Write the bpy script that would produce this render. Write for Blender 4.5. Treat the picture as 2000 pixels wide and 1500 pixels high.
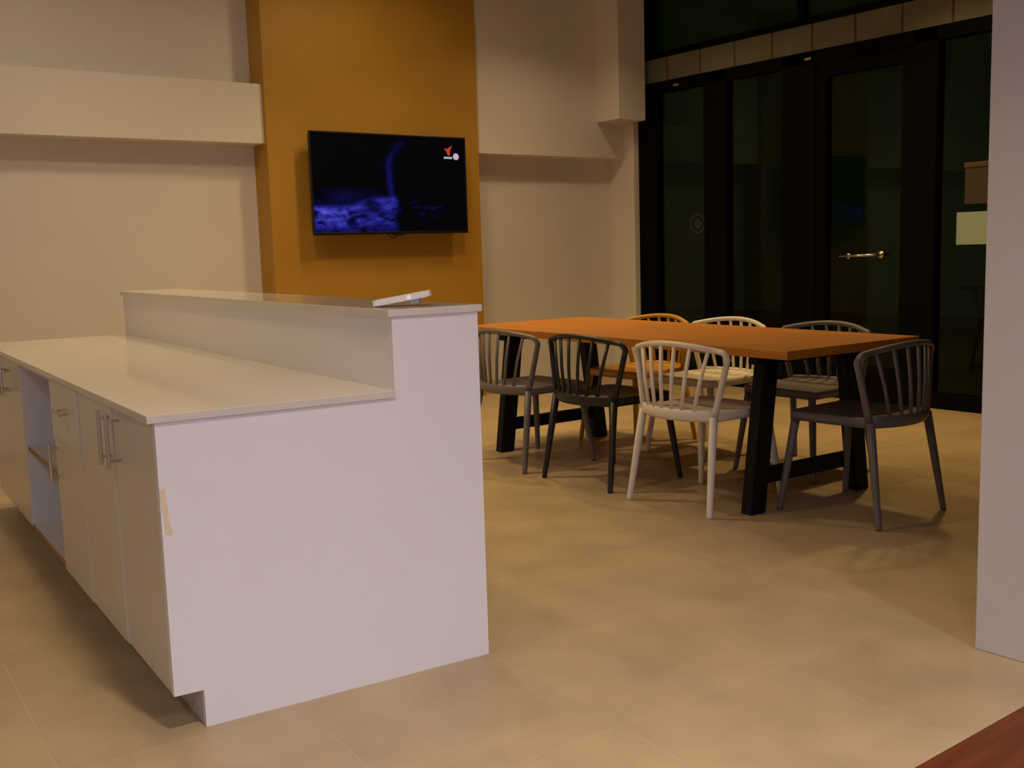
import bpy, bmesh, math, random
from mathutils import Vector, Matrix, noise

# ------------------------------------------------------------------ scene, camera, world, light
for o in list(bpy.data.objects):
    bpy.data.objects.remove(o, do_unlink=True)
scene = bpy.context.scene
COL = scene.collection
scene.view_settings.view_transform = 'Standard'
scene.view_settings.look = 'None'
scene.view_settings.exposure = 0.0
scene.view_settings.gamma = 1.0
scene.view_settings.use_curve_mapping = False
scene.cycles.max_bounces = 6
scene.cycles.diffuse_bounces = 4
scene.cycles.glossy_bounces = 2
scene.cycles.caustics_refractive = False
scene.cycles.use_light_tree = False

cam_d = bpy.data.cameras.new('camera')
cam_d.sensor_width = 36.0
cam_d.lens = 2049.79 / 2000.0 * 36.0
cam_d.clip_start = 0.05
cam = bpy.data.objects.new('camera', cam_d)
COL.objects.link(cam)
cr = Vector((0.7954, -0.6054, -0.0298)).normalized()
cf = Vector((0.5978, 0.7916, -0.1270)).normalized()
cu = cr.cross(cf).normalized()
cr = cf.cross(cu).normalized()
M = Matrix((cr, cu, -cf)).transposed().to_4x4()
M.translation = Vector((-0.8258, -2.5455, 1.1932))
cam.matrix_world = M
scene.camera = cam

world = bpy.data.worlds.new('night')
scene.world = world
world.use_nodes = True
world.node_tree.nodes['Background'].inputs[0].default_value = (0.012, 0.020, 0.009, 1)
world.node_tree.nodes['Background'].inputs[1].default_value = 0.5

CEIL = 3.45
# unseen ceiling downlights, some read off shadows, others added to fit brightness: x, y, light per colour channel (W), disc size, beam angle
LAMPS = [
    (0.60, -4.40, (52, 57, 74), 0.30, 128),
    (-2.30, -4.30, (46, 50, 64), 0.30, 156),
    (0.20, -1.50, (21, 16, 12), 0.22, 95),
    (0.70, 3.20, (12, 9.4, 5.4), 0.22, 170),
    (1.60, 2.60, (18, 13, 7.6), 0.22, 130),
    (3.00, 3.40, (11, 8.5, 4.0), 0.22, 165),  # added to brighten the top of the ochre column
    (3.30, 2.80, (14, 9.5, 3.5), 0.22, 120),
    (4.60, 3.20, (10, 7.0, 3.8), 0.22, 130),
    (0.22, 1.45, (13, 9.5, 4.8), 0.22, 140),
    (-1.80, 1.50, (5, 4.0, 2.1), 0.22, 140),
    (4.90, 1.20, (19, 12.5, 5.0), 0.22, 110),
]
LAMP_OBJS = []
for (lx, ly, rgb, size, ang) in LAMPS:
    pw = max(rgb)
    colr = tuple(c / pw for c in rgb)
    ld = bpy.data.lights.new('downlight_bulb', 'AREA')
    ld.shape = 'DISK'
    ld.size = size
    ld.energy = pw
    ld.color = colr
    ld.spread = math.radians(ang)
    lo = bpy.data.objects.new('downlight_bulb', ld)
    COL.objects.link(lo)
    LAMP_OBJS.append((lo, lx, ly, size))

# ------------------------------------------------------------------ materials
MATS = {}

def mat(name, color, rough=0.5, metal=0.0, spec=0.5, var=0.0, scale=6.0, bump=0.0, bscale=200.0,
        coat=0.0, emit=None, estr=0.0, rnd=0.0, stretch=None, detail=4.0):
    m = bpy.data.materials.new(name)
    m.use_nodes = True
    nt = m.node_tree
    b = nt.nodes['Principled BSDF']
    b.inputs['Base Color'].default_value = (*color, 1)
    b.inputs['Roughness'].default_value = rough
    b.inputs['Metallic'].default_value = metal
    b.inputs['Specular IOR Level'].default_value = spec
    if coat:
        b.inputs['Coat Weight'].default_value = coat
        b.inputs['Coat Roughness'].default_value = 0.05
    if emit:
        b.inputs['Emission Color'].default_value = (*emit, 1)
        b.inputs['Emission Strength'].default_value = estr
    tc = nt.nodes.new('ShaderNodeTexCoord')
    src = tc.outputs['Object']
    if stretch:
        mp = nt.nodes.new('ShaderNodeMapping')
        mp.inputs['Scale'].default_value = stretch
        nt.links.new(src, mp.inputs['Vector'])
        src = mp.outputs['Vector']
    fac = None
    if var > 0:
        n = nt.nodes.new('ShaderNodeTexNoise')
        n.inputs['Scale'].default_value = scale
        n.inputs['Detail'].default_value = detail
        n.inputs['Roughness'].default_value = 0.6
        if rnd:
            oi = nt.nodes.new('ShaderNodeObjectInfo')
            va = nt.nodes.new('ShaderNodeVectorMath'); va.operation = 'MULTIPLY_ADD'
            va.inputs[1].default_value = (1, 1, 1)
            nt.links.new(src, va.inputs[0])
            nt.links.new(oi.outputs['Location'], va.inputs[2])
            nt.links.new(va.outputs[0], n.inputs['Vector'])
        else:
            nt.links.new(src, n.inputs['Vector'])
        ramp = nt.nodes.new('ShaderNodeValToRGB')
        ramp.color_ramp.elements[0].position = 0.3
        ramp.color_ramp.elements[1].position = 0.7
        ramp.color_ramp.elements[0].color = tuple(c * (1 - var) for c in color) + (1,)
        ramp.color_ramp.elements[1].color = tuple(min(1, c * (1 + var)) for c in color) + (1,)
        nt.links.new(n.outputs['Fac'], ramp.inputs['Fac'])
        outc = ramp.outputs['Color']
        if rnd:
            hs = nt.nodes.new('ShaderNodeHueSaturation')
            mr = nt.nodes.new('ShaderNodeMapRange')
            mr.inputs['To Min'].default_value = 1 - rnd
            mr.inputs['To Max'].default_value = 1 + rnd
            nt.links.new(oi.outputs['Random'], mr.inputs['Value'])
            nt.links.new(mr.outputs[0], hs.inputs['Value'])
            nt.links.new(outc, hs.inputs['Color'])
            outc = hs.outputs['Color']
        nt.links.new(outc, b.inputs['Base Color'])
    if bump > 0:
        n2 = nt.nodes.new('ShaderNodeTexNoise')
        n2.inputs['Scale'].default_value = bscale
        n2.inputs['Detail'].default_value = 3
        nt.links.new(src, n2.inputs['Vector'])
        bp = nt.nodes.new('ShaderNodeBump')
        bp.inputs['Strength'].default_value = bump
        bp.inputs['Distance'].default_value = 0.002
        nt.links.new(n2.outputs['Fac'], bp.inputs['Height'])
        nt.links.new(bp.outputs['Normal'], b.inputs['Normal'])
    MATS[name] = m
    return m

mat('wall_paint', (0.76, 0.72, 0.68), rough=0.75, var=0.015, scale=1.5, detail=1)
mat('partition_paint', (0.56, 0.54, 0.53), rough=0.7, var=0.015, scale=1.5, detail=1)
mat('ochre_paint', (0.47, 0.25, 0.03), rough=0.55, var=0.05, scale=2.0, bump=0.25, bscale=90)
mat('ceiling_paint', (0.7, 0.68, 0.65), rough=0.9)
mat('tile', (0.46, 0.345, 0.20), rough=0.42, var=0.15, scale=2.6, rnd=0.02, detail=5)
mat('grout', (0.58, 0.48, 0.34), rough=0.9)
mat('wood_floor', (0.135, 0.032, 0.007), rough=0.5, spec=0.3, var=0.28, scale=3.0, rnd=0.12, stretch=(0.6, 9, 9))
mat('wood_floor_gap', (0.08, 0.022, 0.008), rough=0.9)
mat('laminate', (0.86, 0.85, 0.88), rough=0.38, var=0.01, scale=2.0)
mat('door_gloss', (0.74, 0.69, 0.60), rough=0.22, var=0.01, scale=2.0)
mat('carcass', (0.80, 0.78, 0.80), rough=0.45)
mat('chipboard', (0.40, 0.24, 0.10), rough=0.7, var=0.12, scale=60)
mat('quartz', (0.72, 0.68, 0.61), rough=0.06, var=0.012, scale=120, spec=0.6)
mat('plinth', (0.62, 0.58, 0.55), rough=0.35)
mat('steel', (0.62, 0.60, 0.57), rough=0.25, metal=1.0)
mat('tape', (0.82, 0.70, 0.48), rough=0.6, var=0.06, scale=40)
mat('device_white', (0.88, 0.87, 0.88), rough=0.3)
mat('device_light', (0.9, 0.9, 0.9), rough=0.3, emit=(1, 0.97, 0.95), estr=0.25)
mat('device_grey', (0.45, 0.47, 0.5), rough=0.4)
mat('table_wood', (0.45, 0.17, 0.02), rough=0.5, spec=0.3, var=0.16, scale=4.0, rnd=0.05, stretch=(9, 0.6, 9))
mat('black_metal', (0.006, 0.006, 0.006), rough=0.6, spec=0.2)
mat('chair_white', (0.78, 0.72, 0.62), rough=0.4)
mat('chair_black', (0.014, 0.012, 0.011), rough=0.42)
mat('chair_grey', (0.15, 0.135, 0.142), rough=0.45)
mat('chair_mustard', (0.56, 0.29, 0.03), rough=0.45)
mat('window_black', (0.0015, 0.0015, 0.0015), rough=0.7, spec=0.08)
mat('lintel', (0.145, 0.145, 0.10), rough=0.7, var=0.14, scale=5)
mat('rust', (0.11, 0.055, 0.035), rough=0.85, var=0.3, scale=20)
mat('pale_green', (0.36, 0.48, 0.40), rough=0.7)
mat('standin_brown', (0.055, 0.038, 0.030), rough=0.6)
mat('standin_rim', (0.085, 0.055, 0.038), rough=0.6)
mat('sticker', (0.022, 0.030, 0.045), rough=0.5)
mat('brass', (0.45, 0.26, 0.08), rough=0.3, metal=1.0)
mat('bulb', (1, 0.8, 0.5), emit=(1.0, 0.72, 0.35), estr=2.0)
mat('tv_plastic', (0.010, 0.010, 0.010), rough=0.35)
mat('logo_red', (0.02, 0.0, 0.0), rough=0.3, emit=(0.42, 0.045, 0.02), estr=1.0)
mat('logo_white', (0.02, 0.02, 0.02), rough=0.3, emit=(0.50, 0.50, 0.56), estr=1.0)
mat('logo_pink', (0.02, 0.02, 0.02), rough=0.3, emit=(0.55, 0.38, 0.52), estr=1.0)
mat('lamp_ring', (0.8, 0.8, 0.8), rough=0.4)
mat('outdoor_ground', (0.10, 0.10, 0.08), rough=0.9)

# tinted window glass
g = bpy.data.materials.new('glass'); g.use_nodes = True
nt = g.node_tree; nt.nodes.clear()
go = nt.nodes.new('ShaderNodeOutputMaterial'); gm = nt.nodes.new('ShaderNodeMixShader')
gt = nt.nodes.new('ShaderNodeBsdfTransparent'); gt.inputs[0].default_value = (0.42, 0.50, 0.40, 1)
gg = nt.nodes.new('ShaderNodeBsdfGlossy'); gg.inputs['Roughness'].default_value = 0.02
gg.inputs['Color'].default_value = (0.55, 0.62, 0.5, 1)
gf = nt.nodes.new('ShaderNodeFresnel'); gf.inputs['IOR'].default_value = 1.35
nt.links.new(gf.outputs[0], gm.inputs[0]); nt.links.new(gt.outputs[0], gm.inputs[1])
nt.links.new(gg.outputs[0], gm.inputs[2]); nt.links.new(gm.outputs[0], go.inputs[0])
MATS['glass'] = g

# tv picture: emission read from a colour attribute
tvm = bpy.data.materials.new('tv_picture'); tvm.use_nodes = True
b = tvm.node_tree.nodes['Principled BSDF']
b.inputs['Base Color'].default_value = (0.001, 0.001, 0.001, 1)
b.inputs['Specular IOR Level'].default_value = 0.2
b.inputs['Roughness'].default_value = 0.3
at = tvm.node_tree.nodes.new('ShaderNodeAttribute'); at.attribute_name = 'picture'
tvm.node_tree.links.new(at.outputs['Color'], b.inputs['Emission Color'])
b.inputs['Emission Strength'].default_value = 1.0
MATS['tv_picture'] = tvm
for nm in ('tv_picture', 'logo_red', 'logo_white', 'logo_pink', 'bulb', 'device_light'):
    MATS[nm].cycles.emission_sampling = 'NONE'

# ------------------------------------------------------------------ helpers
def empty(name, loc=(0, 0, 0), rz=0.0, label=None, cat=None, group=None, kind=None):
    o = bpy.data.objects.new(name, None)
    o.empty_display_size = 0.1
    COL.objects.link(o)
    o.location = loc
    o.rotation_euler = (0, 0, rz)
    tag(o, label, cat, group, kind)
    return o

def tag(o, label=None, cat=None, group=None, kind=None):
    if label: o['label'] = label
    if cat: o['category'] = cat
    if group: o['group'] = group
    if kind: o['kind'] = kind
    return o

def link(name, me, m, parent=None):
    o = bpy.data.objects.new(name, me)
    COL.objects.link(o)
    if m and not me.materials:
        me.materials.append(MATS[m])
    if parent is not None:
        o.parent = parent
    return o

def finish(bm, name, smooth=False):
    bmesh.ops.recalc_face_normals(bm, faces=bm.faces)
    me = bpy.data.meshes.new(name)
    bm.to_mesh(me); bm.free()
    if smooth:
        for p in me.polygons: p.use_smooth = True
    return me

def obj(name, bm, m, parent=None, off=None, smooth=False):
    """one mesh object; off = world base subtracted from the vertices"""
    if off is not None:
        for v in bm.verts: v.co -= Vector(off)
    me = finish(bm, name, smooth)
    return link(name, me, m, parent)

IDENT = lambda p: p

def box(bm, x0, x1, y0, y1, z0, z1, f=IDENT, bev=0.0, seg=2):
    vs = [bm.verts.new(f(Vector(p))) for p in
          ((x0, y0, z0), (x1, y0, z0), (x1, y1, z0), (x0, y1, z0), (x0, y0, z1), (x1, y0, z1), (x1, y1, z1), (x0, y1, z1))]
    fs = [bm.faces.new([vs[i] for i in q]) for q in
          ((0, 3, 2, 1), (4, 5, 6, 7), (0, 1, 5, 4), (1, 2, 6, 5), (2, 3, 7, 6), (3, 0, 4, 7))]
    if bev > 0:
        es = set(e for q in fs for e in q.edges)
        bmesh.ops.bevel(bm, geom=list(es), offset=bev, segments=seg, profile=0.5, affect='EDGES')
    return bm

def B(*a, **k):
    return box(bmesh.new(), *a, **k)

def prism(bm, pts, a0, a1, axis='y', f=IDENT):
    """extrude a polygon. axis y: pts are (x,z); axis z: pts are (x,y); axis x: pts are (y,z)"""
    def P(p, a):
        if axis == 'y': return Vector((p[0], a, p[1]))
        if axis == 'z': return Vector((p[0], p[1], a))
        return Vector((a, p[0], p[1]))
    lo = [bm.verts.new(f(P(p, a0))) for p in pts]
    hi = [bm.verts.new(f(P(p, a1))) for p in pts]
    n = len(pts)
    bm.faces.new(lo); bm.faces.new(hi[::-1])
    for i in range(n):
        bm.faces.new((lo[i], lo[(i + 1) % n], hi[(i + 1) % n], hi[i]))
    return bm

def tube(bm, path, rad, sides=10, up=Vector((0, 0, 1)), cap=True):
    """sweep an ellipse; rad = list of (ra, rb) or floats, ra along the 'side' direction, rb along the other"""
    path = [Vector(p) for p in path]
    n = len(path)
    rings = []
    for i, p in enumerate(path):
        t = (path[min(i + 1, n - 1)] - path[max(i - 1, 0)]).normalized()
        u = Vector(up)
        s = t.cross(u)
        if s.length < 1e-4:
            s = t.cross(Vector((0, 1, 0)))
        s.normalize()
        w = s.cross(t).normalized()
        r = rad[i] if isinstance(rad, list) else rad
        ra, rb = (r, r) if not isinstance(r, tuple) else r
        ring = []
        for k in range(sides):
            a = 2 * math.pi * (k + 0.5) / sides
            ring.append(bm.verts.new(p + s * math.cos(a) * ra + w * math.sin(a) * rb))
        rings.append(ring)
    for i in range(n - 1):
        for k in range(sides):
            bm.faces.new((rings[i][k], rings[i][(k + 1) % sides], rings[i + 1][(k + 1) % sides], rings[i + 1][k]))
    if cap:
        bm.faces.new(rings[0][::-1]); bm.faces.new(rings[-1])
    return bm

def disc_prism(bm, c, r, h, axis, n=24):
    """short cylinder from c along axis vector"""
    c = Vector(c); ax = Vector(axis).normalized()
    return tube(bm, [c, c + ax * h], r, sides=n, up=Vector((0, 0, 1)) if abs(ax.z) < 0.9 else Vector((0, 1, 0)))

def clip_poly(poly, a, b, c):
    """keep the part of a 2d polygon with a*x+b*y >= c"""
    out = []
    for i in range(len(poly)):
        p, q = poly[i], poly[(i + 1) % len(poly)]
        dp, dq = a * p[0] + b * p[1] - c, a * q[0] + b * q[1] - c
        if dp >= 0: out.append(p)
        if (dp >= 0) != (dq >= 0):
            t = dp / (dp - dq)
            out.append((p[0] + (q[0] - p[0]) * t, p[1] + (q[1] - p[1]) * t))
    return out

# ------------------------------------------------------------------ room shell
XL, XW = -3.4, 5.907          # left wall, window plane
YF, YB = -5.6, 4.7025         # wall behind the camera, television wall
YWOOD = -1.2855               # tile / wood floor border
XP, YP = 1.998, -1.005        # end of the white partition on the right

def struct(name, bm, m, label, cat, off=None):
    o = obj(name, bm, m)
    return tag(o, label, cat, kind='structure')

struct('wall_back', B(XL - 0.1, XW + 0.6, YB, YB + 0.15, 0, CEIL), 'wall_paint',
       'off-white painted back wall behind the ochre column and television', 'wall')
struct('wall_left', B(XL - 0.1, XL, YF, YB, 0, CEIL), 'wall_paint', 'off-white painted wall to the left of the bar counter', 'wall')
struct('wall_front', B(XL - 0.1, XW + 0.6, YF - 0.1, YF, 0, CEIL), 'wall_paint', 'off-white painted wall behind the viewpoint', 'wall')
struct('wall_right', B(XP, XP + 0.14, YF, YP, 0, CEIL, bev=0.003), 'partition_paint',
       'white partition wall ending at the right edge of the view', 'wall')
struct('ceiling', B(XL - 0.1, XW + 0.6, YF - 0.1, YB + 0.15, CEIL, CEIL + 0.1), 'ceiling_paint', 'plain white ceiling over the whole room', 'ceiling')
# beams on the back wall
struct('trim_1', B(XL, 2.3834, 4.5107, YB, 1.985, 2.395, bev=0.004), 'wall_paint',
       'boxed off-white beam along the back wall left of the ochre column', 'beam')
struct('trim_2', B(4.2086, 5.847, 4.5107, YB, 1.975, CEIL, bev=0.004), 'wall_paint',
       'off-white soffit on the back wall right of the ochre column', 'beam')
struct('trim_3', B(5.847, XW + 0.02, 4.385, YB, 0, 2.30, bev=0.004), 'wall_paint',
       'slim white corner column between back wall and dark windows', 'column')
struct('trim_4', B(5.52, XW - 0.07, 4.22, YB, 2.28, CEIL, bev=0.004), 'wall_paint',
       'boxed upper part of the white corner column beside the windows', 'column')
struct('wall_column', B(2.3834, 4.2086, 4.4743, YB, 0, CEIL, bev=0.003), 'ochre_paint',
       'broad ochre yellow wall column that carries the television', 'column')

# tiled floor -----------------------------------------------------
fl = struct('floor', B(XL, XW + 0.3, YWOOD, YB, -0.06, -0.0009), 'grout', 'beige stone-look tiled floor with pale joints', 'floor')
TH = math.radians(-3.204)
ct, st_ = math.cos(TH), math.sin(TH)
TS = 0.60
GAP = 0.0025
shared_tile = None

def tile_mesh(poly):
    cx = sum(p[0] for p in poly) / len(poly); cy = sum(p[1] for p in poly) / len(poly)
    bm = bmesh.new()
    n = len(poly)
    lo = [bm.verts.new((p[0] - cx, p[1] - cy, -0.008)) for p in poly]
    md = [bm.verts.new((p[0] - cx, p[1] - cy, -0.0003)) for p in poly]
    hi = []
    for p in poly:
        d = Vector((cx - p[0], cy - p[1], 0)); d = d.normalized() * 0.0008
        hi.append(bm.verts.new((p[0] - cx + d.x, p[1] - cy + d.y, 0)))
    bm.faces.new(hi)
    for a, bb in ((lo, md), (md, hi)):
        for i in range(n):
            bm.faces.new((a[i], a[(i + 1) % n], bb[(i + 1) % n], bb[i]))
    return finish(bm, 'tile'), (cx, cy)

full_mesh = None
for i in range(-10, 12):
    for j in range(-6, 12):
        u0, v0 = 0.9166 + TS * i, -0.6418 + TS * j
        loc = [(u0 + GAP / 2, v0 + GAP / 2), (u0 + TS - GAP / 2, v0 + GAP / 2),
               (u0 + TS - GAP / 2, v0 + TS - GAP / 2), (u0 + GAP / 2, v0 + TS - GAP / 2)]
        poly = [(x * ct - y * st_, x * st_ + y * ct) for x, y in loc]
        whole = poly
        for a, bb, c in ((1, 0, -2.2), (-1, 0, -(XW + 0.2)), (0, 1, YWOOD), (0, -1, -YB)):
            poly = clip_poly(poly, a, bb, c)
            if not poly: break
        if len(poly) < 3: continue
        if max(p[0] for p in poly) - min(p[0] for p in poly) < 0.03 or max(p[1] for p in poly) - min(p[1] for p in poly) < 0.03: continue
        if poly == whole and full_mesh is not None:
            me = full_mesh
            cc = (sum(p[0] for p in poly) / 4, sum(p[1] for p in poly) / 4)
        else:
            me, cc = tile_mesh(poly)
            if poly == whole: full_mesh = me
        t = link('tile', me, 'tile', fl)
        t.location = (cc[0], cc[1], 0)

# wooden floor ----------------------------------------------------
fw = struct('floor', B(XL, XW + 0.3, YF, YWOOD - 0.0003, -0.06, -0.0015), 'wood_floor_gap', 'reddish brown wooden floor in the lower right corner', 'floor')
random.seed(4)
PW = 0.19
k = 0
y = YWOOD - 0.0005
while y - PW > YF:
    x = XL - random.random() * 1.0
    while x < 2.0:
        x1 = min(x + 1.6, 1.996)
        if x1 - max(x, XL) > 0.05 and x1 > -1.6:
            xa = max(x, XL)
            o = obj('plank', B(-(x1 - xa) / 2 + 0.0006, (x1 - xa) / 2 - 0.0006, -PW / 2 + 0.0006, PW / 2 - 0.0006, -0.008, 0, bev=0.001, seg=1), 'wood_floor', fw)
            o.location = ((xa + x1) / 2, y - PW / 2, 0)
        x += 1.6
    y -= PW

# ------------------------------------------------------------------ dark window wall
def wpart(name, bm, m, parent):
    return obj(name, bm, m, parent)

win = empty('window_1', (0, 0, 0), label='tall dark tinted glass window wall with black frames beside the dining table', cat='window', kind='structure')
FX0, FX1 = XW, XW + 0.10
# vertical frames: y intervals, full height below and above the lintel
MULL = [(4.17, 4.40), (3.37, 3.61), (2.49, 2.80), (1.50, 1.68), (0.30, 0.46), (-0.90, -0.74), (-2.10, -1.94), (-3.3, -3.14), (-4.5, -4.34)]
for (a, c) in MULL:
    wpart('mullion', B(FX0, FX1, a, c, 0.10, 2.60, bev=0.004), 'window_black', win)
wpart('sill_frame', B(FX0, FX1, YF, 4.40, 0.0, 0.105, bev=0.004), 'window_black', win)
wpart('head_frame', B(FX0, FX1, YF, 4.40, 2.51, 2.60, bev=0.004), 'window_black', win)
wpart('upper_frame', B(FX0 + 0.02, FX1, YF, 4.40, 2.80, 2.86, bev=0.004), 'window_black', win)
edges = [4.17, 3.61, 3.37, 2.80]
panes = [(3.61, 4.17), (2.80, 3.37), (0.46, 1.50), (-0.74, 0.30), (-1.94, -0.90), (-3.14, -2.10), (-4.34, -3.30)]
for (a, c) in panes:
    wpart('pane', B(XW + 0.045, XW + 0.055, a, c, 0.105, 2.51), 'glass', win)
up = [4.40, 2.645, 0.38, -1.9, -4.2]
for i in range(4):
    wpart('upper_pane', B(XW + 0.045, XW + 0.055, up[i + 1] + 0.03, up[i] - 0.03, 2.86, CEIL), 'glass', win)
    wpart('upper_mullion', B(FX0 + 0.02, FX1, up[i] - 0.03, up[i] + (0.03 if i else 0), 2.86, CEIL), 'window_black', win)
# small catches on the head frame
for yy in (3.908, 2.548):
    bm = B(XW - 0.018, XW, yy - 0.03, yy + 0.03, 2.535, 2.555, bev=0.004)
    wpart('catch', bm, 'steel', win)
# faint ring sticker on the far pane
bm = bmesh.new()
c = Vector((XW + 0.043, 3.72, 1.365)); N = 32
ro, ri = [], []
for q in range(N):
    a = 2 * math.pi * q / N
    for (lst, r) in ((ro, 0.085), (ri, 0.066)):
        lst.append((bm.verts.new(c + Vector((0, math.cos(a) * r, math.sin(a) * r))), bm.verts.new(c + Vector((0.0015, math.cos(a) * r, math.sin(a) * r)))))
for q in range(N):
    w = (q + 1) % N
    bm.faces.new((ro[q][0], ro[w][0], ri[w][0], ri[q][0])); bm.faces.new((ro[q][1], ri[q][1], ri[w][1], ro[w][1]))
    bm.faces.new((ro[q][0], ro[q][1], ro[w][1], ro[w][0])); bm.faces.new((ri[q][0], ri[w][0], ri[w][1], ri[q][1]))
disc_prism(bm, (XW + 0.043, 3.72, 1.365), 0.045, 0.0015, (1, 0, 0))
wpart('ring_sticker', bm, 'sticker', win)

# glass door
door = empty('door_1', (XW, 2.08, 0), label='black framed dark glass door with a steel push bar in the window wall', cat='door', kind='structure')
OFD = (XW, 2.08, 0)
def dpart(name, bm, m, parent=None, smooth=False):
    return obj(name, bm, m, parent or door, off=OFD, smooth=smooth)
dpart('stile', B(XW + 0.01, XW + 0.09, 2.40, 2.488, 0.107, 2.505, bev=0.004), 'window_black')
dpart('stile', B(XW + 0.01, XW + 0.09, 1.682, 1.77, 0.107, 2.505, bev=0.004), 'window_black')
dpart('rail', B(XW + 0.01, XW + 0.09, 1.77, 2.40, 0.107, 0.25, bev=0.004), 'window_black')
dpart('rail', B(XW + 0.01, XW + 0.09, 1.77, 2.40, 2.40, 2.505, bev=0.004), 'window_black')
dpart('pane', B(XW + 0.045, XW + 0.055, 1.77, 2.40, 0.25, 2.40), 'glass')
bm = bmesh.new()
tube(bm, [(XW - 0.05, 1.93, 1.078), (XW - 0.05, 2.225, 1.070)], 0.010, sides=10)
tube(bm, [(XW + 0.045, 1.94, 1.078), (XW - 0.05, 1.94, 1.078)], 0.011, sides=10)
tube(bm, [(XW + 0.045, 2.215, 1.070), (XW - 0.05, 2.215, 1.070)], 0.008, sides=10)
disc_prism(bm, (XW + 0.04, 1.94, 1.078), 0.028, 0.005, (-1, 0, 0), 20)
disc_prism(bm, (XW + 0.04, 2.215, 1.070), 0.022, 0.005, (-1, 0, 0), 20)
dpart('push_bar', bm, 'steel', smooth=True)

# lintel panels
lt = empty('trim_5', (0, 0, 0), label='pale stained lintel band running above the dark windows', cat='lintel', kind='structure')
obj('backing', B(XW + 0.004, XW + 0.10, YF, 4.40, 2.602, 2.798), 'rust', lt)
yy = 4.395
random.seed(9)
while yy > YF + 0.2:
    w = 0.375
    obj('panel', B(XW, XW + 0.0038, max(YF, yy - w + 0.009), yy - 0.009, 2.602, 2.798, bev=0.001), 'lintel', lt)
    yy -= w

# stand-ins added for shapes seen in the glass at the far right
ns = B(XW + 0.035, XW + 0.042, 0.72, 1.358, 1.135, 1.352, bev=0.001, seg=1)
tag(obj('placeholder_sheet', ns, 'pale_green'), 'pale greenish white notice sheet standing in for a bright patch in the dark glass beside the white partition', 'placeholder')
pr = empty('standin', (XW + 0.02, 1.0, 1.41), label='dim brown poster for a box seen in the dark glass, with a lighter rim, above the pale notice sheet', cat='standin')
OP = (XW + 0.02, 1.0, 1.41)
obj('standin_sheet', B(XW + 0.035, XW + 0.042, 0.72, 1.304, 1.405, 1.645), 'standin_brown', pr, off=OP)
obj('top_rim', B(XW + 0.030, XW + 0.043, 0.72, 1.310, 1.645, 1.680, bev=0.003), 'standin_rim', pr, off=OP)
# small lantern added outside for an orange glint seen in the glass
OL = (XW + 0.32, 1.10, 0.0)
ln = empty('glint_lantern', OL, label='small brass lantern added for an orange glint in the dark glass near the partition', cat='lantern')
bm = bmesh.new(); disc_prism(bm, (OL[0], OL[1], 0), 0.09, 0.02, (0, 0, 1)); tube(bm, [(OL[0], OL[1], 0.02), (OL[0], OL[1], 0.78)], 0.014)
obj('post', bm, 'window_black', ln, off=OL)
bm = bmesh.new(); disc_prism(bm, (OL[0], OL[1], 0.78), 0.045, 0.012, (0, 0, 1))
obj('tray', bm, 'brass', ln, off=OL)
bm = bmesh.new()
bmesh.ops.create_uvsphere(bm, u_segments=14, v_segments=8, radius=0.018, matrix=Matrix.Translation((OL[0], OL[1], 0.815)))
obj('bulb', bm, 'bulb', ln, off=OL, smooth=True)
bm = bmesh.new(); tube(bm, [(OL[0], OL[1], 0.86), (OL[0], OL[1], 0.88), (OL[0], OL[1], 0.96), (OL[0], OL[1], 1.0)], [0.07, 0.066, 0.03, 0.008], sides=16, up=Vector((0, 1, 0)))
obj('hood', bm, 'brass', ln, off=OL)
for q in range(3):
    a = q * 2.094 + 0.4
    bm = bmesh.new(); tube(bm, [(OL[0] + 0.04 * math.cos(a), OL[1] + 0.04 * math.sin(a), 0.79), (OL[0] + 0.055 * math.cos(a), OL[1] + 0.055 * math.sin(a), 0.87)], 0.004, sides=6)
    obj('bracket', bm, 'brass', ln, off=OL)
tag(obj('ground', B(XW + 0.3, 14, -12, 12, -0.08, -0.005), 'outdoor_ground'), 'dark ground outside the windows at night', 'ground', kind='structure')

# ------------------------------------------------------------------ bar counter (its own slightly turned axes)
EX = Vector((0.99491, -0.10073, 0))
LY = Vector((0.06965, 0.99757, 0))
def CT(p):
    return EX * p[0] + LY * p[1] + Vector((0, 0, p[2]))
W, TK, HK, HC, HB, XB, LEN = 0.9152, 0.0748, 0.0992, 0.8189, 1.0410, 0.6456, 3.0484
TT = 0.020      # slab thickness
PT = 0.020      # end panel thickness

# end panel, L shaped with toe notch
bm = bmesh.new()
prism(bm, [(TK, 0), (W, 0), (W, HB - TT), (XB, HB - TT), (XB, HC - TT), (0, HC - TT), (0, HK), (TK, HK)], 0, PT, 'y', CT)
tag(obj('end_panel', bm, 'laminate'), 'large white stepped end panel of the bar counter facing the viewer', 'panel')

# bar riser (raised back part of the counter)
bm = bmesh.new()
prism(bm, [(XB, 0), (W, 0), (W, HB - TT), (XB, HB - TT)], PT + 0.0005, LEN, 'y', CT)
tag(obj('bar_riser', bm, 'laminate'), 'long white raised wall between worktop and bar ledge', 'counter')

# worktop with the small overhang, and the bar ledge
tag(obj('worktop', B(-0.019, XB - 0.0005, -0.006, LEN, HC - TT, HC, f=CT, bev=0.0015), 'quartz'),
    'glossy cream stone worktop over the white base cabinets', 'worktop')
tag(obj('bar_ledge', B(XB - 0.0125, W + 0.0125, -0.006, LEN + 0.012, HB - TT, HB, f=CT, bev=0.0015), 'quartz'),
    'narrow glossy cream ledge on top of the raised bar wall', 'worktop')

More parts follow.
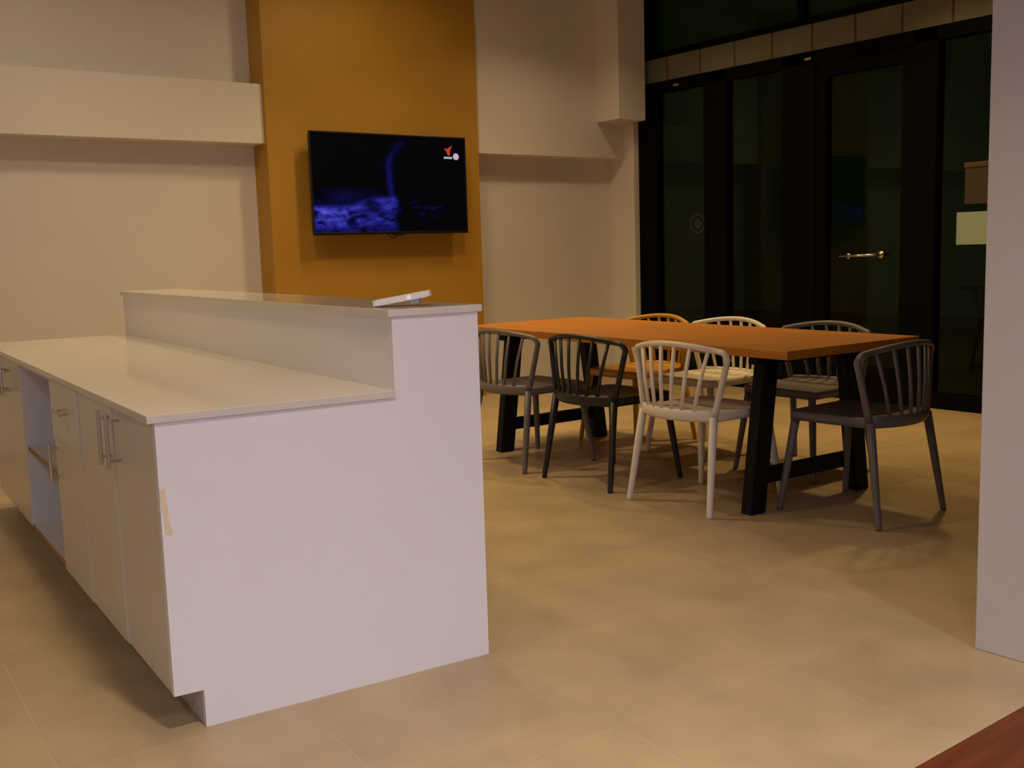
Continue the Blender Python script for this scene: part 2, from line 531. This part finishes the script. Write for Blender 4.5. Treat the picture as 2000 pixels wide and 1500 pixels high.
# base cabinets
def handle(parent, base, s, z0, z1, horizontal=None):
    bm = bmesh.new()
    r = 0.0055
    xo = -0.034
    if horizontal is None:
        tube(bm, [CT((xo, s, z0)), CT((xo, s, z1))], r, sides=10, up=Vector((0, 1, 0)))
        posts = [(s, z0 + 0.022), (s, z1 - 0.022)]
    else:
        s1 = horizontal
        tube(bm, [CT((xo, s, z0)), CT((xo, s1, z0))], r, sides=10)
        posts = [(s + 0.022, z0), (s1 - 0.022, z0)]
    for ps, pz in posts:
        tube(bm, [CT((0.0, ps, pz)), CT((xo, ps, pz))], r * 0.8, sides=8)
    h = obj('handle', bm, 'steel', parent, off=base, smooth=False)
    return tag(h, 'brushed steel bar handle')

def cabinet(name, s0, s1, label, fronts, open_front=False):
    base = CT((TK, (s0 + s1) / 2, 0))
    t = empty(name, base, label=label, cat='cabinet')
    P = lambda n, bm, m, par=t: obj(n, bm, m, par, off=base)
    e = 0.0008
    a, c = s0 + e, s1 - e
    zt = HC - TT - 0.001
    th = 0.018
    xf = 0.020          # carcass starts behind the doors
    if open_front: xf = 0.002
    xr = XB - 0.002
    P('plinth', B(TK, TK + 0.016, a, c, 0.0, HK - 0.001, f=CT), 'plinth')
    P('side_panel', B(xf, xr, a, a + th, HK, zt, f=CT), 'carcass')
    P('side_panel', B(xf, xr, c - th, c, HK, zt, f=CT), 'carcass')
    P('bottom_panel', B(xf, xr, a + th, c - th, HK, HK + th, f=CT), 'carcass')
    P('back_panel', B(xr - 0.008, xr, a + th, c - th, HK + th, zt, f=CT), 'carcass')
    P('top_rail', B(xf, xf + 0.09, a + th, c - th, zt - th, zt, f=CT), 'carcass')
    if open_front:
        sh = P('shelf', B(0.010, xr - 0.009, a + th + 0.001, c - th - 0.001, 0.425, 0.443, f=CT), 'carcass')
        sb = P('shelf_edge', B(0.008, 0.0098, a + th + 0.001, c - th - 0.001, 0.425, 0.443, f=CT), 'chipboard', sh)
        P('bottom_edge', B(0.0002, 0.0018, a + th, c - th, HK, HK + th, f=CT), 'chipboard')
    for fr in fronts:
        kind, f0, f1, z0, z1, hs = fr[:6]
        pr_ = fr[6] if len(fr) > 6 else 0.0      # front standing slightly proud
        d = P(kind, B(-pr_, 0.018 - pr_, f0 + 0.0015, f1 - 0.0015, z0 + 0.0015, z1 - 0.0015, f=CT, bev=0.0012, seg=1), 'door_gloss')
        if kind == 'door':
            handle(d, base, hs[0], hs[1], hs[2])
        else:
            handle(d, base, hs[0], hs[1], None, horizontal=hs[2])
    return t

ZT = HC - TT - 0.004
cabinet('base_cabinet', PT + 0.001, 0.905, 'white two-door base cabinet nearest the stepped end panel, twin bar handles',
        [('door', PT + 0.001, 0.452, HK, ZT, (0.376, 0.628, 0.782)), ('door', 0.452, 0.905, HK, ZT, (0.470, 0.628, 0.782), 0.004)])
cabinet('drawer_cabinet', 0.905, 1.366, 'white base cabinet with one drawer above a single door',
        [('drawer', 0.905, 1.366, 0.585, ZT, (1.045, 0.700, 1.200), 0.010), ('door', 0.905, 1.366, HK, 0.585, (1.325, 0.425, 0.572), 0.006)])
cabinet('open_shelf_unit', 1.366, 2.122, 'open white shelf unit with bare wooden shelf edge under the worktop', [], open_front=True)
cabinet('base_cabinet', 2.122, 2.74, 'white two-door base cabinet just beyond the open shelf unit at the left edge',
        [('door', 2.122, 2.431, HK, ZT, (2.385, 0.63, 0.758)), ('door', 2.431, 2.74, HK, ZT, (2.478, 0.63, 0.758))])
cabinet('base_cabinet', 2.74, LEN, 'white single-door base cabinet at the far end of the counter',
        [('door', 2.74, LEN, HK, ZT, (2.80, 0.63, 0.758))])

# strip of tape on the end panel
bm = bmesh.new()
prof = [(0.0005, 0.632), (0.013, 0.634), (0.0165, 0.60), (0.018, 0.56), (0.026, 0.522), (0.022, 0.516), (0.008, 0.520), (0.006, 0.57), (0.002, 0.60)]
prism(bm, prof, -0.0012, -0.0001, 'y', CT)
tag(obj('tape_strip', bm, 'tape'), 'short torn strip of yellowish tape on the left edge of the end panel', 'tape')

# slim white device propped on the ledge
DV = CT((0.755, 0.145, HB))
dv = empty('tablet_device', DV, rz=math.radians(-37), label='slim white handheld device propped at a slant on the bar ledge', cat='device')
bm = bmesh.new()
pts = []
for (cx, cy, a0) in ((0.072, 0.028, 0), (-0.072, 0.028, 90), (-0.072, -0.028, 180), (0.072, -0.028, 270)):
    for q in range(6):
        a = math.radians(a0 + q * 18)
        pts.append((cx + 0.012 * math.cos(a), cy + 0.012 * math.sin(a)))
prism(bm, pts, 0.0, 0.016, 'z')
es = [e for e in bm.edges if abs(e.verts[0].co.z - e.verts[1].co.z) < 1e-6]
bmesh.ops.bevel(bm, geom=es, offset=0.003, segments=2, affect='EDGES')
bd = obj('device_body', bm, 'device_white', dv, smooth=False)
tilt = math.radians(-9)
bd.rotation_euler = (0, tilt, 0)
bd.location = (0, 0, 0.0142)
bm = B(0.022, 0.050, -0.028, 0.028, -0.0150, 0.0008, bev=0.003)
ft = obj('prop_foot', bm, 'device_grey', bd)
ft.location = (0, 0, 0)
bm = bmesh.new(); disc_prism(bm, (0.024, -0.0398, 0.008), 0.006, 0.001, (0, -1, 0), 16)
obj('button_light', bm, 'device_light', bd)
bm = B(-0.076, 0.076, -0.034, 0.034, 0.0161, 0.0168)
obj('glass_face', bm, 'device_white', bd)

# ------------------------------------------------------------------ television on the ochre column
TX0, TX1, TZ0, TZ1, TY = 2.640, 3.985, 1.335, 2.072, 4.340
OT = (0.5 * (TX0 + TX1), 4.4743, 0.5 * (TZ0 + TZ1))
tv = empty('television', OT, label='flat black television with a dark blue picture hung on the ochre column', cat='television')
P = lambda n, bm, m, par=tv, sm=False: obj(n, bm, m, par, off=OT, smooth=sm)
P('back_case', B(TX0 + 0.012, TX1 - 0.012, TY + 0.012, TY + 0.055, TZ0 + 0.012, TZ1 - 0.012, bev=0.012, seg=3), 'tv_plastic')
bw = 0.013
P('bezel', B(TX0, TX1, TY - 0.002, TY + 0.012, TZ1 - bw, TZ1, bev=0.002), 'tv_plastic')
P('bezel', B(TX0, TX1, TY - 0.002, TY + 0.012, TZ0, TZ0 + bw * 1.5, bev=0.002), 'tv_plastic')
P('bezel', B(TX0, TX0 + bw, TY - 0.002, TY + 0.012, TZ0 + bw * 1.5, TZ1 - bw, bev=0.002), 'tv_plastic')
P('bezel', B(TX1 - bw, TX1, TY - 0.002, TY + 0.012, TZ0 + bw * 1.5, TZ1 - bw, bev=0.002), 'tv_plastic')
# picture grid
NX, NZ = 150, 84
sx0, sx1, sz0, sz1 = TX0 + bw, TX1 - bw, TZ0 + bw * 1.5, TZ1 - bw
def sstep(a, c, x):
    t = max(0.0, min(1.0, (x - a) / (c - a))); return t * t * (3 - 2 * t)
def fbm(x, y, s=0.0):
    v, amp = 0.0, 0.5
    for q in range(4):
        v += amp * noise.noise(Vector((x, y, s))); x *= 2.1; y *= 2.1; amp *= 0.55
    return v
CURVE = [(0.05, 0.575), (0.12, 0.535), (0.20, 0.495), (0.30, 0.478), (0.38, 0.480), (0.50, 0.485), (0.60, 0.490), (0.70, 0.515), (0.78, 0.520), (0.86, 0.480), (0.95, 0.42)]
def curve_u(v):
    for (a, c) in zip(CURVE, CURVE[1:]):
        if a[0] <= v <= c[0]:
            t = (v - a[0]) / (c[0] - a[0]); return a[1] + (c[1] - a[1]) * t
    return None
def picture(u, v):
    n = fbm(u * 7, v * 9 - u * 4, 1.3)
    n2 = fbm(u * 18 + v * 6, v * 22, 4.1)
    top = 0.70 - 0.10 * sstep(0.15, 0.45, u) + 0.05 * n
    blob = sstep(top, top + 0.08, v) * (1 - sstep(0.46 + 0.05 * n, 0.54 + 0.05 * n, u))
    blob *= 1 - 0.75 * sstep(0.86, 1.0, v + 0.08 * n)
    tex = max(0.0, 0.72 + 1.7 * n + 1.5 * n2)
    hole = math.exp(-((u - 0.36) / 0.07) ** 2 - ((v - 0.77) / 0.07) ** 2)
    amp = blob * tex * (1 - 0.85 * hole) * (0.55 + 0.45 * (1 - sstep(0.0, 0.5, u)) + 0.25 * sstep(0.44, 0.5, u))
    c = curve_u(v)
    if c is not None:
        wd = 0.013 + 0.012 * (1 - v)
        amp += 0.22 * math.exp(-((u - c) / wd) ** 2) * (0.35 + 0.5 * sstep(0.15, 0.35, v)) * (0.9 + 0.9 * n2)
    # scattered glints right of the figure
    if u > 0.54:
        amp += 0.5 * max(0, n2 - 0.05) * math.exp(-((v - 0.76) / 0.07) ** 2) * (1 - sstep(0.72, 1.0, u))
    amp += 0.10 * sstep(0.52, 0.62, v) * (1 - sstep(0.3, 0.55, u)) * max(0, 0.4 + n)
    amp = max(0.0, amp)
    return (0.0008 + 0.018 * amp + 0.03 * amp * amp, 0.0007 + 0.018 * amp + 0.03 * amp * amp, 0.0016 + 0.44 * amp)
verts, faces, cols = [], [], []
for j in range(NZ + 1):
    for i in range(NX + 1):
        u, v = i / NX, j / NZ
        verts.append((sx0 + (sx1 - sx0) * u - OT[0], TY + 0.004 - OT[1], sz1 + (sz0 - sz1) * v - OT[2]))
        cols.append(picture(u, v))
for j in range(NZ):
    for i in range(NX):
        a = j * (NX + 1) + i
        faces.append((a, a + NX + 1, a + NX + 2, a + 1))
me = bpy.data.meshes.new('screen')
me.from_pydata(verts, [], faces)
ca = me.attributes.new('picture', 'FLOAT_COLOR', 'POINT')
for i, c in enumerate(cols): ca.data[i].color = (*c, 1)
scr = link('screen', me, 'tv_picture', tv)
# station mark in the upper right of the picture
def spt(u, v): return (sx0 + (sx1 - sx0) * u, sz1 + (sz0 - sz1) * v)
def mark(name, poly, m, d0=0.0015):
    bm = bmesh.new()
    prism(bm, [spt(*p) for p in poly], TY + 0.0025 - d0 * 0.2, TY + 0.0032, 'y')
    return obj(name, bm, m, scr, off=OT)
mark('station_mark', [(0.858, 0.105), (0.880, 0.112), (0.918, 0.072), (0.902, 0.125), (0.898, 0.180), (0.884, 0.182), (0.874, 0.140)], 'logo_red')
for (a, c) in ((0.856, 0.864), (0.867, 0.875), (0.878, 0.886), (0.889, 0.897), (0.900, 0.912)):
    mark('station_lettering', [(a, 0.196), (c, 0.196), (c, 0.219), (a, 0.219)], 'logo_white')
ring = [(0.941 + 0.021 * math.cos(t * math.pi / 8), 0.192 + 0.037 * math.sin(t * math.pi / 8)) for t in range(16)]
mark('station_number_badge', ring, 'logo_pink')
# mount, sensor lip, cable
P('wall_plate', B(3.08, 3.54, 4.459, 4.4738, 1.55, 1.87, bev=0.003), 'tv_plastic')
P('mount_arm', B(3.14, 3.20, TY + 0.05, 4.46, 1.58, 1.84), 'tv_plastic')
P('mount_arm', B(3.42, 3.48, TY + 0.05, 4.46, 1.58, 1.84), 'tv_plastic')
P('sensor_lip', B(3.30, 3.40, TY, TY + 0.012, TZ0 - 0.010, TZ0 + 0.002, bev=0.003), 'tv_plastic')
bm = bmesh.new()
tube(bm, [(3.27 + 0.012 * q, TY + 0.045, TZ0 + 0.015 - 0.045 * math.sin(math.pi * q / 9)) for q in range(10)], 0.004, sides=8, up=Vector((0, 1, 0)))
P('cable', bm, 'tv_plastic', tv, True)

# ------------------------------------------------------------------ dining table
tb_rz = math.radians(-2.7)
TBL = (3.168, 1.416, 0.0)
tb = empty('dining_table', TBL, rz=tb_rz, label='long dining table with orange brown wooden top and black trestle legs', cat='table')
TW, TL, TH_, TTK = 0.895, 2.495, 0.745, 0.038
nb = 5
for q in range(nb):
    w = TW / nb
    o = obj('top_board', B(-w / 2 + 0.0004, w / 2 - 0.0004, -TL / 2, TL / 2, -TTK / 2, TTK / 2, bev=0.0015, seg=1), 'table_wood', tb)
    o.location = (-TW / 2 + w * (q + 0.5), 0, TH_ - TTK / 2)
for sy in (-1, 1):
    y0 = sy * 0.982
    for sx in (-1, 1):
        bm = bmesh.new()
        xb_, xt_ = sx * 0.362, sx * 0.272
        hw, hd = 0.047, 0.032
        lo = [bm.verts.new((xb_ + a * hw, y0 + c * hd, 0.0)) for a, c in ((-1, -1), (1, -1), (1, 1), (-1, 1))]
        hi = [bm.verts.new((xt_ + a * hw, y0 + c * hd, TH_ - TTK - 0.002)) for a, c in ((-1, -1), (1, -1), (1, 1), (-1, 1))]
        bm.faces.new(lo[::-1]); bm.faces.new(hi)
        for i in range(4): bm.faces.new((lo[i], lo[(i + 1) % 4], hi[(i + 1) % 4], hi[i]))
        bmesh.ops.bevel(bm, geom=list(bm.edges), offset=0.004, segments=2, affect='EDGES')
        obj('leg', bm, 'black_metal', tb)
    obj('stretcher', B(-0.31, 0.31, y0 - 0.018, y0 + 0.018, 0.125, 0.195, bev=0.003), 'black_metal', tb)
    obj('top_rail', B(-0.36, 0.36, y0 - 0.03, y0 + 0.03, TH_ - TTK - 0.045, TH_ - TTK - 0.0005, bev=0.003), 'black_metal', tb)
obj('long_rail', B(-0.03, 0.03, -0.95, 0.95, TH_ - TTK - 0.045, TH_ - TTK - 0.0005, bev=0.003), 'black_metal', tb)

# ------------------------------------------------------------------ chairs
CACHE = {}
def hoop_x(yn):   # plan curve of the back: yn in -1..1
    return -0.178 - 0.075 * (1 - yn * yn)

def top_x(yn): return -0.152 - 0.090 * (1 - yn * yn)
def top_z(yn): return 0.726 + 0.030 * (1 - (yn / 0.88) ** 2)

def chair_meshes(m):
    if m in CACHE: return CACHE[m]
    parts = []
    def add(name, bm, smooth=True):
        me = finish(bm, name, smooth); me.materials.append(MATS[m]); parts.append((name, me))
    # seat: rounded shield outline with a shallow dish
    bm = bmesh.new()
    out = []
    for i in range(13):                                  # rear edge, curved backwards
        yn = -1 + 2 * i / 12
        out.append((hoop_x(yn) + 0.004, yn * 0.218))
    fr = []
    for (cx, cy, a0) in ((0.185, 0.185, 90), (0.185, -0.185, 0)):
        for q in range(6):
            a = math.radians(a0 - q * 18)
            fr.append((cx + 0.045 * math.cos(a), cy + 0.045 * math.sin(a)))
    out = out + fr
    n = len(out)
    cx0, cy0 = 0.0, 0.0
    levels = [(1.0, 0.412), (1.0, 0.446), (0.97, 0.452), (0.80, 0.447), (0.45, 0.440)]
    rings = []
    for sc_, z in levels:
        rings.append([bm.verts.new((cx0 + (p[0] - cx0) * sc_, cy0 + (p[1] - cy0) * sc_, z)) for p in out])
    inner_low = [bm.verts.new((p[0] * 0.93, p[1] * 0.93, 0.424)) for p in out]
    for a, c in zip(rings, rings[1:]):
        for i in range(n): bm.faces.new((a[i], a[(i + 1) % n], c[(i + 1) % n], c[i]))
    bm.faces.new(rings[-1])
    for i in range(n): bm.faces.new((rings[0][i], inner_low[i], inner_low[(i + 1) % n], rings[0][(i + 1) % n]))
    bm.faces.new(inner_low[::-1])
    add('seat', bm, True)
    # legs
    for (sx, sy) in ((1, 1), (1, -1), (-1, 1), (-1, -1)):
        bm = bmesh.new()
        top = Vector((0.198 if sx > 0 else -0.182, 0.198 * sy if sx > 0 else 0.216 * sy, 0.436))
        bot = Vector((0.25 * sx, 0.25 * sy, 0.0))
        path = [bot + (top - bot) * t for t in (0, 0.03, 0.5, 1.0)]
        tube(bm, path, [(0.0125, 0.0125), (0.0135, 0.0135), (0.0165, 0.0175), (0.0185, 0.0205)], sides=12, up=Vector((1, 0, 0)))
        add('leg', bm)
    # bottom rail of the back
    bm = bmesh.new()
    path = [(hoop_x(-1 + 2 * i / 14) , (-1 + 2 * i / 14) * 0.218, 0.442) for i in range(15)]
    tube(bm, path, (0.012, 0.026), sides=12)
    add('back_rail', bm)
    # hoop: post, rounded corner, top rail, rounded corner, post
    def P(yn, z, half): return Vector((hoop_x(yn), yn * half, z))
    path, rad = [], []
    for q in range(6):
        t = q / 5
        path.append(Vector((hoop_x(1) + 0.022 * t, 0.218 + 0.058 * t, 0.44 + 0.252 * t))); rad.append((0.0130, 0.0170 - 0.002 * t))
    for q in range(1, 7):
        a = q / 7 * math.pi / 2
        path.append(Vector((-0.156 - 0.016 * math.sin(a), 0.276 - 0.030 * (1 - math.cos(a)), 0.692 + 0.034 * math.sin(a)))); rad.append((0.0128, 0.0145))
    for q in range(0, 9):
        yn = 0.88 * (1 - q / 8)
        path.append(Vector((top_x(yn), yn * 0.280, top_z(yn)))); rad.append((0.0125, 0.0128))
    full = path + [Vector((p.x, -p.y, p.z)) for p in path[-2::-1]]
    rf = rad + rad[-2::-1]
    bm = bmesh.new()
    tube(bm, full, rf, sides=12, up=Vector((1, 0, 0)))
    add('back_frame', bm)
    # six fanned slats
    for q in range(6):
        yn = -0.72 + 1.44 * q / 5
        b0 = Vector((hoop_x(yn * 0.86), yn * 0.86 * 0.218, 0.446))
        t0 = Vector((top_x(yn), yn * 0.280, top_z(yn)))
        mid = (b0 + t0) / 2 + Vector((-0.006, 0, 0))
        bm = bmesh.new()
        tube(bm, [b0, mid, t0], (0.0078, 0.0100), sides=8, up=Vector((0, 1, 0)))
        add('slat', bm)
    CACHE[m] = parts
    return parts

def chair(m, x, y, rz, label, group):
    t = empty('dining_chair', (x, y, 0), math.radians(rz), label, 'chair', group)
    for name, me in chair_meshes(m):
        o = bpy.data.objects.new(name, me)
        COL.objects.link(o); o.parent = t
    return t

GN = 'slat-back chairs along the near side of the table'
GF = 'slat-back chairs along the far side of the table'
chair('chair_white', 2.790, 0.765, 0.5, 'cream white slat-back chair on the near side of the table, back to the viewer', GN)
chair('chair_black', 2.810, 1.430, 1.0, 'black slat-back chair on the near side between grey and white chairs', GN)
chair('chair_grey', 2.788, 2.075, 0.5, 'dark grey slat-back chair half hidden behind the white end panel', GN)
chair('chair_grey', 3.143, 0.165, 91.0, 'dark grey slat-back chair at the head of the table nearest the partition', 'slat-back chairs at the table head')
chair('chair_mustard', 3.665, 2.122, 180, 'mustard yellow slat-back chair on the far side of the table', GF)
chair('chair_white', 3.665, 1.538, 180, 'cream white slat-back chair on the far side of the table, facing the viewer', GF)
chair('chair_grey', 3.665, 0.870, 180, 'dark grey slat-back chair on the far side of the table before the windows', GF)

# ------------------------------------------------------------------ ceiling downlights (made-up lamp bodies for the unseen lights above)
WHERE = ['behind the viewpoint', 'at the back left of the wooden floor', 'before the stepped end panel', 'near the back wall above the beam', 'beyond the bar ledge', 'closest to the television', 'above the far end of the table', 'in front of the right soffit', 'above the worktop', 'left of the base cabinets', 'closest to the windows']
for (lo, lx, ly, size), wh in zip(LAMP_OBJS, WHERE):
    t = empty('unseen_downlight', (lx, ly, CEIL), label='unseen round white ceiling downlight ' + wh, cat='ceiling light', group='round ceiling downlights')
    bm = bmesh.new()
    n = 28
    prof = [(size / 2 + 0.004, -0.001), (size / 2 + 0.004, -0.028), (size / 2 + 0.02, -0.028), (size / 2 + 0.03, -0.001)]
    rings = [[bm.verts.new((r * math.cos(2 * math.pi * q / n), r * math.sin(2 * math.pi * q / n), z)) for q in range(n)] for r, z in prof]
    for i in range(4):
        a, c = rings[i], rings[(i + 1) % 4]
        for q in range(n): bm.faces.new((a[q], a[(q + 1) % n], c[(q + 1) % n], c[q]))
    obj('lamp_ring', bm, 'lamp_ring', t)
    lo.parent = t
    lo.location = (0, 0, -0.012)
